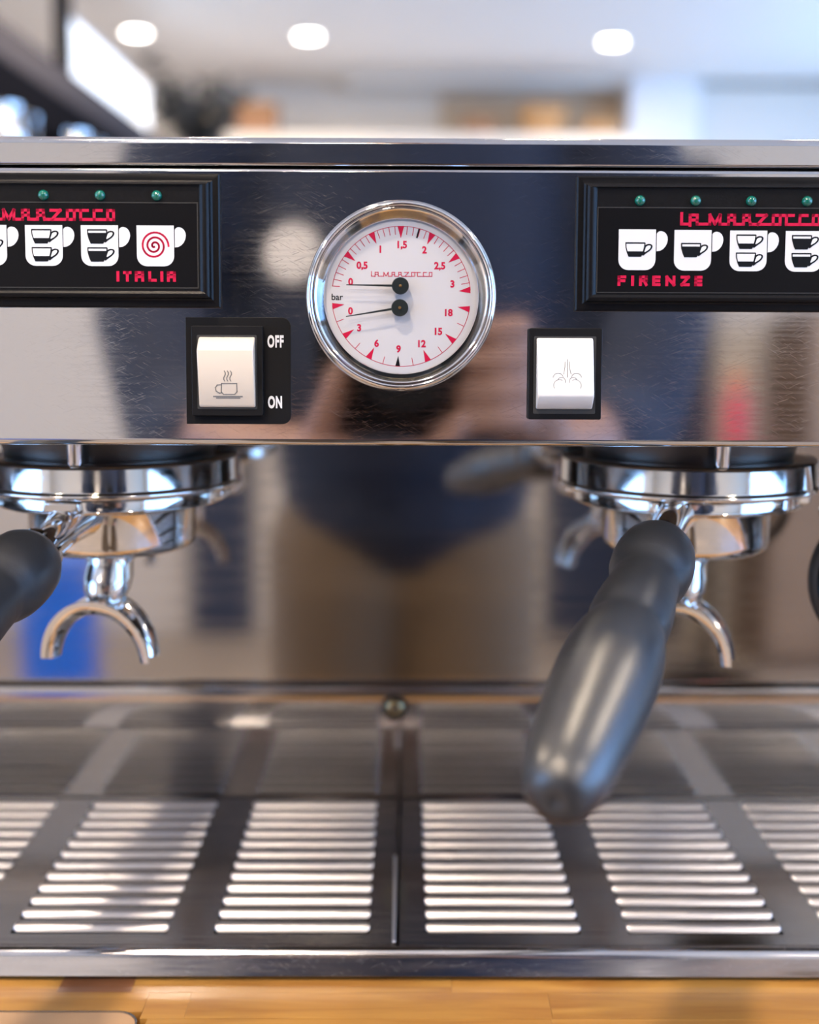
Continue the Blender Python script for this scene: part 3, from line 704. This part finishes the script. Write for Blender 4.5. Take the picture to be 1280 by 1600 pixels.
# ================================================================== PORTAFILTERS
def portafilter(sg, dirk, Y0pt, label, handle_c):
    cx = sg*GXc
    pf = empty('portafilter', (cx, GYc, -.105), label, 'portafilter', 'portafilters locked into the groups')
    Z = lambda a, b_, h: (cx+a, GYc+b_, h)
    u = Vector((dirk, -1, -.242)).normalized(); P0 = Vector(Y0pt)
    side = Vector((-u.y, u.x, 0)).normalized()        # horizontal, across the handle
    mb = MB(); mb.lathe([(.0300,-.0742), (.0440,-.0743), (.0455,-.0748), (.0458,-.0757), (.0456,-.0785), (.0460,-.0792), (.0456,-.0800), (.0440,-.0805), (.0345,-.0810), (.0336,-.0818), (.0334,-.0950), (.0326,-.0978), (.0300,-.0995), (.0200,-.1010), (.0100,-.1018), (.0001,-.1020)], Z, 128)
    bk = mb.build('basket_holder', M['chrome_worn'], pf, smooth=50)
    # locking ears
    ang0 = math.atan2(u.y, u.x)
    for da in (0, math.pi/2, -math.pi/2):
        a = ang0+da; c = Vector((math.cos(a), math.sin(a), 0)); s_ = Vector((-c.y, c.x, 0))
        mb = MB(); q = lambda x, y, z: tuple(Vector((cx, GYc, 0))+c*x+s_*y+Vector((0,0,z)))
        mb.box(.042, .0488, -.007, .007, -.0785, -.0747, fn=q); mb.build('ear', M['chrome_worn'], pf, bevel=.0008)
    # neck
    base = Vector((cx, GYc, 0))+Vector((u.x, u.y, 0)).normalized()*.030; tt = (base.y-P0.y)/u.y
    nb = P0+u*tt
    mb = MB(); L_ = (P0-nb).length
    pts = [nb+u*(L_*t_) for t_ in (0, .15, .4, .7, .9)]
    mb.tube(pts, [.0105, .0088, .0068, .0062, .0066], 24, flat=.95); mb.tube([P0-u*.020, P0-u*.014], [.0092, .0092], 24)
    mb.build('neck', M['chrome'], pf, smooth=50)
    # grip, turned profile
    v1 = u.orthogonal().normalized(); v2 = u.cross(v1)
    pr = [(.0005,-.0152), (.0092,-.0150), (.0116,-.0135), (.0132,-.0095), (.0139,-.004), (.0140,.001), (.0137,.006), (.0128,.0105), (.0115,.0140), (.0113,.017), (.0117,.023), (.0124,.031), (.0128,.038), (.0128,.044), (.0123,.0490), (.0121,.0515), (.0126,.0540), (.0137,.0595), (.0145,.066), (.0149,.073), (.0149,.081), (.0145,.091), (.0138,.101), (.0130,.111), (.0122,.120), (.0114,.127), (.0105,.1315), (.0092,.1355), (.0072,.1385), (.0045,.1400), (.0012,.1402), (.0004,.1396)]
    mb = MB(); mb.lathe(pr, lambda a, b_, h: tuple(P0+v1*a+v2*b_+u*h), 64); mb.build('grip', M['handle'], pf, smooth=80)
    # spout: stem and two open curved chutes
    mb = MB(); mb.lathe([(.0105,-.1010), (.0098,-.1030), (.0092,-.1060), (.0098,-.1110), (.0092,-.1160), (.0072,-.1200), (.0050,-.1215)], lambda a, b_, h: Z(a+u.x*.4*(-.098-h), b_+u.y*.4*(-.098-h)-.002, h), 48); st_ = mb.build('spout_stem', M['chrome_worn'], pf, smooth=60)
    fw = Vector((u.x, u.y, 0)).normalized()
    for s2 in (-1, 1):
        mb = MB(); n_ = 14; rows_ = []
        for i in range(n_+1):
            t_ = i/n_; a = R(90-86*t_)
            r = .0196; c = Vector((cx, GYc, -.1440))+fw*.0165+side*s2*(r*math.cos(a)*1.0)+Vector((0,0,1))*(r*1.15*math.sin(a))
            tang = (side*s2*math.sin(a)+Vector((0,0,-1))*1.15*math.cos(a)).normalized(); nrm = (side*s2*math.cos(a)+Vector((0,0,1))*math.sin(a)).normalized()
            wd = .0096-.0036*t_
            ring = []
            for (p, q) in ((-1,1.0),(-1.0,.45),(-.82,-.25),(-.4,-.62),(0,-.7),(.4,-.62),(.82,-.25),(1.0,.45),(1,1.0),(.86,1.0),(.84,.5),(.66,.0),(.3,-.28),(0,-.34),(-.3,-.28),(-.66,0),(-.84,.5),(-.86,1.0)):
                ring.append(tuple(c+fw*p*wd+nrm*(q*.0042*(1-.25*t_))))
            rows_.append(ring)
        m_ = len(rows_[0]); vs = [p for r_ in rows_ for p in r_]
        fs = [[i*m_+j, (i+1)*m_+j, (i+1)*m_+(j+1) % m_, i*m_+(j+1) % m_] for i in range(n_) for j in range(m_)]
        fs += [[j for j in range(m_)], [n_*m_+j for j in range(m_)]]
        mb.add(vs, fs); mb.build('chute', M['chrome_worn'], pf, smooth=40)
    return pf
portafilter(-1, -.16, (-.1313, 0, -.0944), 'black-handled portafilter in the left group, its grip running out of frame', 'l')
portafilter(1, -.38, (.0866, 0, -.0903), 'black-handled portafilter in the right group, its long grip pointing down-left', 'r')

# ================================================================== PHOTOGRAPHER (seen mirrored in the steel)
def remesh(ob, vox, sm=4):
    r = ob.modifiers.new('remesh', 'REMESH'); r.mode = 'VOXEL'; r.voxel_size = vox; r.use_smooth_shade = True
    s = ob.modifiers.new('smooth', 'SMOOTH'); s.iterations = sm; s.factor = .5
def limb(mb, pts): 
    for (a, ra), (b_, rb) in zip(pts[:-1], pts[1:]): mb.capsule(a, b_, ra, rb)
PY = -.80
ph = empty('person', (0, PY, Z0), 'person in navy top and khaki trousers holding a camera, mirrored in the steel panels', 'person')
mb = MB()
HZ = .19
mb.ball((0, PY+.02, .475+HZ), .098, 24, 16, (.80, .98, 1.18))             # skull
mb.ball((0, PY+.075, .425+HZ), .045, 16, 10, (1.05, .75, 1.0))            # jaw
mb.capsule((0, PY+.112, .485+HZ), (0, PY+.128, .452+HZ), .009, .013)      # nose
for s in (-1, 1):
    mb.ball((s*.082, PY+.015, .465+HZ), .026, 10, 8, (.35, .8, 1.15)); mb.ball((s*.032, PY+.105, .442+HZ), .016, 8, 6)
mb.capsule((0, PY-.01, .42), (0, PY+.01, .41+HZ), .055, .052)
limb(mb, [((0,PY,.35), .07), ((0,PY,.10), .09), ((0,PY,-.08), .09), ((0,PY,-.25), .095)])
for s in (-1, 1):
    limb(mb, [((0,PY,.36), .05), ((s*.17,PY,.355), .050), ((s*.238,PY+.03,.06), .042), ((s*.200,PY+.10,-.055), .042), ((s*.105,PY+.27,-.080), .032)])
    limb(mb, [((s*.08,PY,-.26), .08), ((s*.095,PY+.02,-.68), .055), ((s*.10,PY-.02,-1.07), .040), ((s*.11,PY+.12,-1.115), .030)])
# hands: right (+x) wraps the camera grip, left (-x) cups the lens from below
mb.capsule((.105,PY+.27,-.060), (.088,PY+.315,-.025), .028, .026)
for k_, zf in enumerate((.020, -.002, -.024, -.045)):
    limb(mb, [((.090,PY+.31,zf-.008), .0105), ((.084,PY+.345,zf), .0098), ((.066,PY+.354,zf-.002), .0092), ((.050-.004*k_,PY+.352,zf-.004), .0085)])
limb(mb, [((.088,PY+.29,-.01), .0125), ((.070,PY+.268,.012), .011), ((.050,PY+.266,.016), .0095)])
mb.capsule((-.105,PY+.27,-.075), (-.055,PY+.345,-.082), .028, .030)
for k_, yf in enumerate((.385, .363, .341, .320)):
    limb(mb, [((-.050,PY+yf-.01,-.080), .0105), ((-.012,PY+yf,-.079), .0100), ((.022,PY+yf,-.070), .0094), ((.038-.004*k_,PY+yf,-.048), .0085)])
limb(mb, [((-.066,PY+.345,-.068), .0125), ((-.052,PY+.362,-.040), .011), ((-.044,PY+.366,-.014), .0095)])
body = mb.build('body', M['skin'], ph); remesh(body, .0045, 3)
mb = MB()
limb(mb, [((0,PY,.44), .072), ((0,PY,.36), .108), ((0,PY,.24), .135), ((0,PY,.02), .135), ((0,PY,-.14), .130), ((0,PY,-.20), .135)])
mb.capsule((0,PY+.01,-.08), (0,PY+.01,-.185), .135, .150); mb.capsule((-.030,PY,.24), (-.030,PY,-.19), .125, .135); mb.capsule((.040,PY,.24), (.040,PY,-.19), .125, .135)
for s in (-1, 1):
    limb(mb, [((0,PY,.355), .095), ((s*.165,PY,.345), .082), ((s*.240,PY+.03,.06), .062), ((s*.200,PY+.10,-.055), .056), ((s*.170,PY+.16,-.064), .048)])
sh = mb.build('sweater', M['navy'], ph); remesh(sh, .010, 5)
mb = MB()
for s in (-1, 1): limb(mb, [((s*.075,PY,-.29), .100), ((s*.097,PY+.02,-.68), .075), ((s*.10,PY-.02,-1.04), .062)])
mbb = MB(); mbb.lathe([(.026,0), (.026,.002), (.0001,.002)], lambda a, b_, h: (-.098+a, -.672+a*.35+h, .100+b_), 24); mbb.build('chest_patch', M['wallp'], ph)
tz = mb.build('trousers', M['khaki'], ph); remesh(tz, .012, 5)
mb = MB(); mb.ball((0, PY-.005, .505+HZ), .104, 20, 14, (.82, .98, 1.08)); hr = mb.build('hair', M['hair'], ph)
mb = MB()
for s in (-1, 1):
    mb.ball((s*.031, PY+.105, .487+HZ), .0115, 12, 8)
mb.build('eyes', M['white'], ph)
mb = MB(); mb.tube([(-.024,PY+.117,.415+HZ), (0,PY+.123,.412+HZ), (.024,PY+.117,.415+HZ)], [.003,.0055,.003], 10); mb.build('lips', M['redp'], ph)
for s in (-1, 1):
    mb = MB(); limb(mb, [((s*.10,PY-.05,-1.105), .042), ((s*.108,PY+.08,-1.115), .040), ((s*.115,PY+.15,-1.122), .034)]); sh_ = mb.build('shoe', M['rubber'], ph)
dc = empty('camera_body', (.002, PY+.30, -.010), 'black camera held at chest height by the mirrored person', 'camera')
mb = MB(); cy = PY+.305
mb.box(-.068, .066, cy-.024, cy+.024, -.058, .036); mb.box(-.026, .030, cy-.026, cy+.022, .036, .060)
mb.build('housing', M['black'], dc, bevel=.006)
mb = MB(); mb.lathe([(.030,.022), (.034,.026), (.034,.045), (.036,.047), (.036,.070), (.034,.072), (.034,.082), (.029,.083), (.027,.076), (.0001,.074)], lambda a, b_, h: (.002+a, cy+h, -.0085+b_), 40); mb.build('lens', M['black'], dc, smooth=50)

# ================================================================== BACKGROUND THINGS
# front side of the room (mirrored in the panels)
b = empty('waste_bin', (-.98, -2.6, Z0), 'blue plastic bin, mirrored low behind the left portafilter', 'bin')
mb = MB(); mb.prism(rrect(-1.07, -.89, -2.7, -2.52, .02), lambda u_, v_, w_: (u_, v_, w_), Z0, -.70); mb.build('bin_body', M['blue'], b, bevel=.005)
mb = MB(); mb.prism(rrect(-1.08, -.88, -2.71, -2.51, .02), lambda u_, v_, w_: (u_, v_, w_), -.70, -.67); mb.build('lid', M['blue'], b, bevel=.005)
d = MB(); d.box(.52, 1.02, Y0, Y0+.04, Z0, .78); d_ = struct(d.build('door_1', M['navy'], smooth=0)); d = MB(); d.box(.70, .86, Y0+.04, Y0+.046, -.60, .22); d.build('door_panel', M['wallp'], d_, smooth=0); d = MB(); d.ball((.60, Y0+.07, -.12), .03); d.build('door_handle', M['steelcup'], d_)
d = MB(); d.box(-.78, -.55, Y0, Y0+.04, Z0, .72); d_ = struct(d.build('door_2', M['navy'], smooth=0)); d = MB(); d.ball((-.72, Y0+.07, -.12), .03); d.build('door_handle', M['steelcup'], d_)
cb = empty('cupboard', (1.40, -3.35, Z0), 'brown wooden cupboard mirrored at the right end of the front panel', 'cupboard')
mb = MB(); mb.box(1.20, 1.62, -3.55, -3.15, Z0, .26); mb.build('carcass', M['darkwood'], cb, smooth=0)
for x in (1.205, 1.415):
    mb = MB(); mb.box(x, x+.20, -3.15, -3.135, Z0+.05, .24); q = mb.build('door', M['tanwood'], cb, smooth=0)
    mb = MB(); mb.ball((x+(.17 if x < 1.3 else .03), -3.125, -.3), .012); mb.build('knob', M['steelcup'], q)
tb = empty('bar_table', (.97, -3.0, Z0), 'tall round bar table mirrored beside the brown cupboard', 'table')
mb = MB(); mb.lathe([(.22,-.20), (.22,-.17)], lambda a, b_, h: (.97+a, -3.0+b_, h), 32); mb.build('table_top', M['darkwood'], tb)
mb = MB(); mb.lathe([(.16,Z0), (.16,Z0+.015), (.025,Z0+.03), (.025,-.20)], lambda a, b_, h: (.97+a, -3.0+b_, h), 24); mb.build('pedestal', M['shelfm'], tb)
bt = empty('bottle', (.93, -2.95, -.17), 'red and orange bottle on the mirrored bar table', 'bottle')
mb = MB(); mb.lathe([(.030,-.17), (.030,-.03), (.026,-.015), (.014,.01), (.014,.04)], lambda a, b_, h: (.93+a, -2.95+b_, h), 20); mb.build('bottle_body', M['redp'], bt)
mb = MB(); mb.lathe([(.017,.03), (.017,.065)], lambda a, b_, h: (.93+a, -2.95+b_, h), 16); mb.build('cap', M['orange'], bt)
# far room, left
sh = empty('wall_rack', (-1.1, 2.0, .57), 'long black overhead rack running away at the upper left', 'rack')
mb = MB(); mb.box(-1.35, -.90, 1.25, 4.6, .53, .575); mb.build('rack_board', M['shelfm'], sh, bevel=.004)
mb = MB(); mb.box(-.93, -.895, 1.25, 4.6, .46, .56); mb.build('fascia', M['shelfm'], sh, smooth=0)
mb = MB(); mb.box(-1.345, -1.325, 1.25, 4.6, .20, .53); mb.build('back_board', M['shelfm'], sh, smooth=0)
mb = MB(); mb.box(-.93, -.90, 1.25, 4.6, .575, .66); mb.build('front_rail', M['greymetal'], sh, bevel=.004)
for y in (1.3, 2.95):
    mb = MB(); mb.box(-.945, -.905, y-.02, y+.02, .66, Z1); mb.build('hanger', M['shelfm'], sh, bevel=.002)
bo = empty('lit_panel', (-1.25, 4.8, .8), 'bright white illuminated panel seen beyond the black rack', 'lit panel')
mb = MB(); mb.box(-1.262, -1.24, 4.05, 5.55, .58, 1.12); mb.build('panel_frame', M['wallw'], bo, smooth=0)
mb = MB(); mb.box(-1.24, -1.235, 4.08, 5.52, .80, 1.10); mb.build('upper_pane', M['board'], bo, smooth=0)
mb = MB(); mb.box(-1.24, -1.235, 4.08, 5.52, .60, .795); mb.build('lower_pane', M['boarddim'], bo, smooth=0)
# low partition with things standing on it (its top hides behind the machine)
pt = MB(); pt.box(-1.9, -.60, 5.0, 5.4, Z0, .62); struct(pt.build('wall_partition', M['wallw'], smooth=0))
vs_ = empty('potted_plant', (-.95, 5.2, .62), 'dark leafy plant beside the white lit panel, upper left', 'plant')
mb = MB(); mb.lathe([(.06,.62), (.08,.72), (.075,.72), (.06,.70)], lambda a, b_, h: (-.95+a, 5.2+b_, h), 20); mb.build('pot', M['wallw'], vs_)
rl = random.Random(3); lf = MB(); sm_ = MB()
for k_ in range(22):
    a = rl.uniform(0, 6.28); L_ = rl.uniform(.16, .44); tip = Vector((-.95+math.cos(a)*L_*.55, 5.2+math.sin(a)*L_*.4, .72+L_*.95))
    base = Vector((-.95, 5.2, .70)); mid = (base+tip)/2+Vector((0,0,.03)); sm_.tube([base, mid, tip], [.006,.004,.002], 6)
    for j in range(8):
        c = base.lerp(tip, .35+.65*j/7)+Vector((rl.uniform(-.05,.05), rl.uniform(-.05,.05), rl.uniform(-.03,.03)))
        dr = Vector((rl.uniform(-1,1), rl.uniform(-1,1), rl.uniform(-.6,.6))).normalized(); sd = dr.orthogonal().normalized()
        l_ = rl.uniform(.05, .08); lf.add([c-dr*l_, c+sd*l_*.4+Vector((0,0,.006)), c+dr*l_, c-sd*l_*.4+Vector((0,0,.006))], [[0,1,2,3]])
sm_.build('stem', M['leaf'], vs_); tag(lf.build('foliage', M['leaf'], vs_, smooth=0), kind='stuff')
# steel jugs on the machine-side shelf under the rack
sf = empty('wall_shelf', (-.95, 1.9, .28), 'dark shelf of glasses and jugs beneath the black rack', 'shelf')
mb = MB(); mb.box(-1.25, -.62, 1.35, 2.6, .255, .275); mb.build('shelf_board', M['shelfm'], sf, bevel=.002)
mb = MB(); mb.box(-1.25, -1.22, 1.35, 2.6, Z0, .255); mb.build('support', M['shelfm'], sf, smooth=0)
def jug(x, y, z, s, label):
    t = empty('steel_jug', (x, y, z), label, 'jug', 'steel jugs on the dark shelf')
    mb = MB(); mb.lathe([(.036*s,0), (.040*s,.006*s), (.040*s,.05*s), (.032*s,.085*s), (.034*s,.10*s), (.031*s,.10*s), (.029*s,.085*s), (.037*s,.05*s), (.036*s,.01*s)], lambda a, b_, h: (x+a, y+b_, z+h), 28); mb.build('jug_body', M['steelcup'], t)
    mb = MB(); mb.tube([(x+.036*s, y, z+.085*s), (x+.062*s, y, z+.08*s), (x+.062*s, y, z+.03*s), (x+.038*s, y, z+.02*s)], .004*s, 8); mb.build('jug_handle', M['steelcup'], t)
jug(-.78, 1.55, .275, 1.0, 'polished steel jug at the left end of the dark shelf')
jug(-.70, 1.75, .275, .9, 'polished steel jug second from the left on the dark shelf')
jug(-.66, 2.05, .275, .9, 'polished steel jug nearest the lit panel on the dark shelf')
# far cabinet with baskets
ca = empty('far_cabinet', (.4, 6.5, Z0), 'long white cabinet along the far wall, mostly behind the machine', 'cabinet')
mb = MB(); mb.box(-1.15, 1.28, 6.45, 6.74, Z0, 1.04); mb.build('carcass', M['wallp'], ca, smooth=0)
def basket(x, wx, h, label, m_):
    t = empty('basket', (x, 6.6, 1.04), label, 'basket', 'woven baskets on the far cabinet')
    mb = MB(); n_ = max(3, int(h/.022))
    for i in range(n_):
        z = 1.04+h*i/n_; k_ = .85+.15*i/n_
        mb.lathe([(wx*k_,z), (wx*k_*1.05,z+h/n_*.5), (wx*k_,z+h/n_)], lambda a, b_, hh: (x+a, 6.6+b_*.5, hh), 24, caps=False)
    mb.lathe([(.001,1.042), (wx*.85,1.042)], lambda a, b_, hh: (x+a, 6.6+b_*.5, hh), 24, caps=False)
    mb.build('basket_weave', m_, t)
    mb = MB(); mb.tube([(x+wx*.9*math.cos(R(a)), 6.6, 1.04+h+wx*.35*math.sin(R(a))) for a in range(0, 181, 20)], .008, 8); mb.build('basket_handle', m_, t)
M['wick2'] = mat('wicker_light', (.46,.27,.12), .7, noise=((60,60,60), .5))
basket(.78, .14, .165, 'tallest orange-brown basket in the middle of the tan niche', M['wick2'])
basket(.42, .10, .09, 'low rust-brown basket at the left end of the tan niche', M['wicker'])
basket(1.12, .11, .085, 'low orange basket beside the white column', M['wick2'])
bx = empty('storage_box', (-.84, 6.6, 1.04), 'small brown box on the far cabinet left of the gauge axis', 'box')
mb = MB(); mb.box(-.95, -.73, 6.5, 6.7, 1.04, 1.19); mb.build('box_body', M['wicker'], bx, bevel=.004)
mb = MB(); mb.box(-.96, -.72, 6.49, 6.71, 1.19, 1.215); mb.build('lid', M['wick2'], bx, bevel=.004)

for o in bpy.data.objects:
    if '_o' in o: del o['_o']
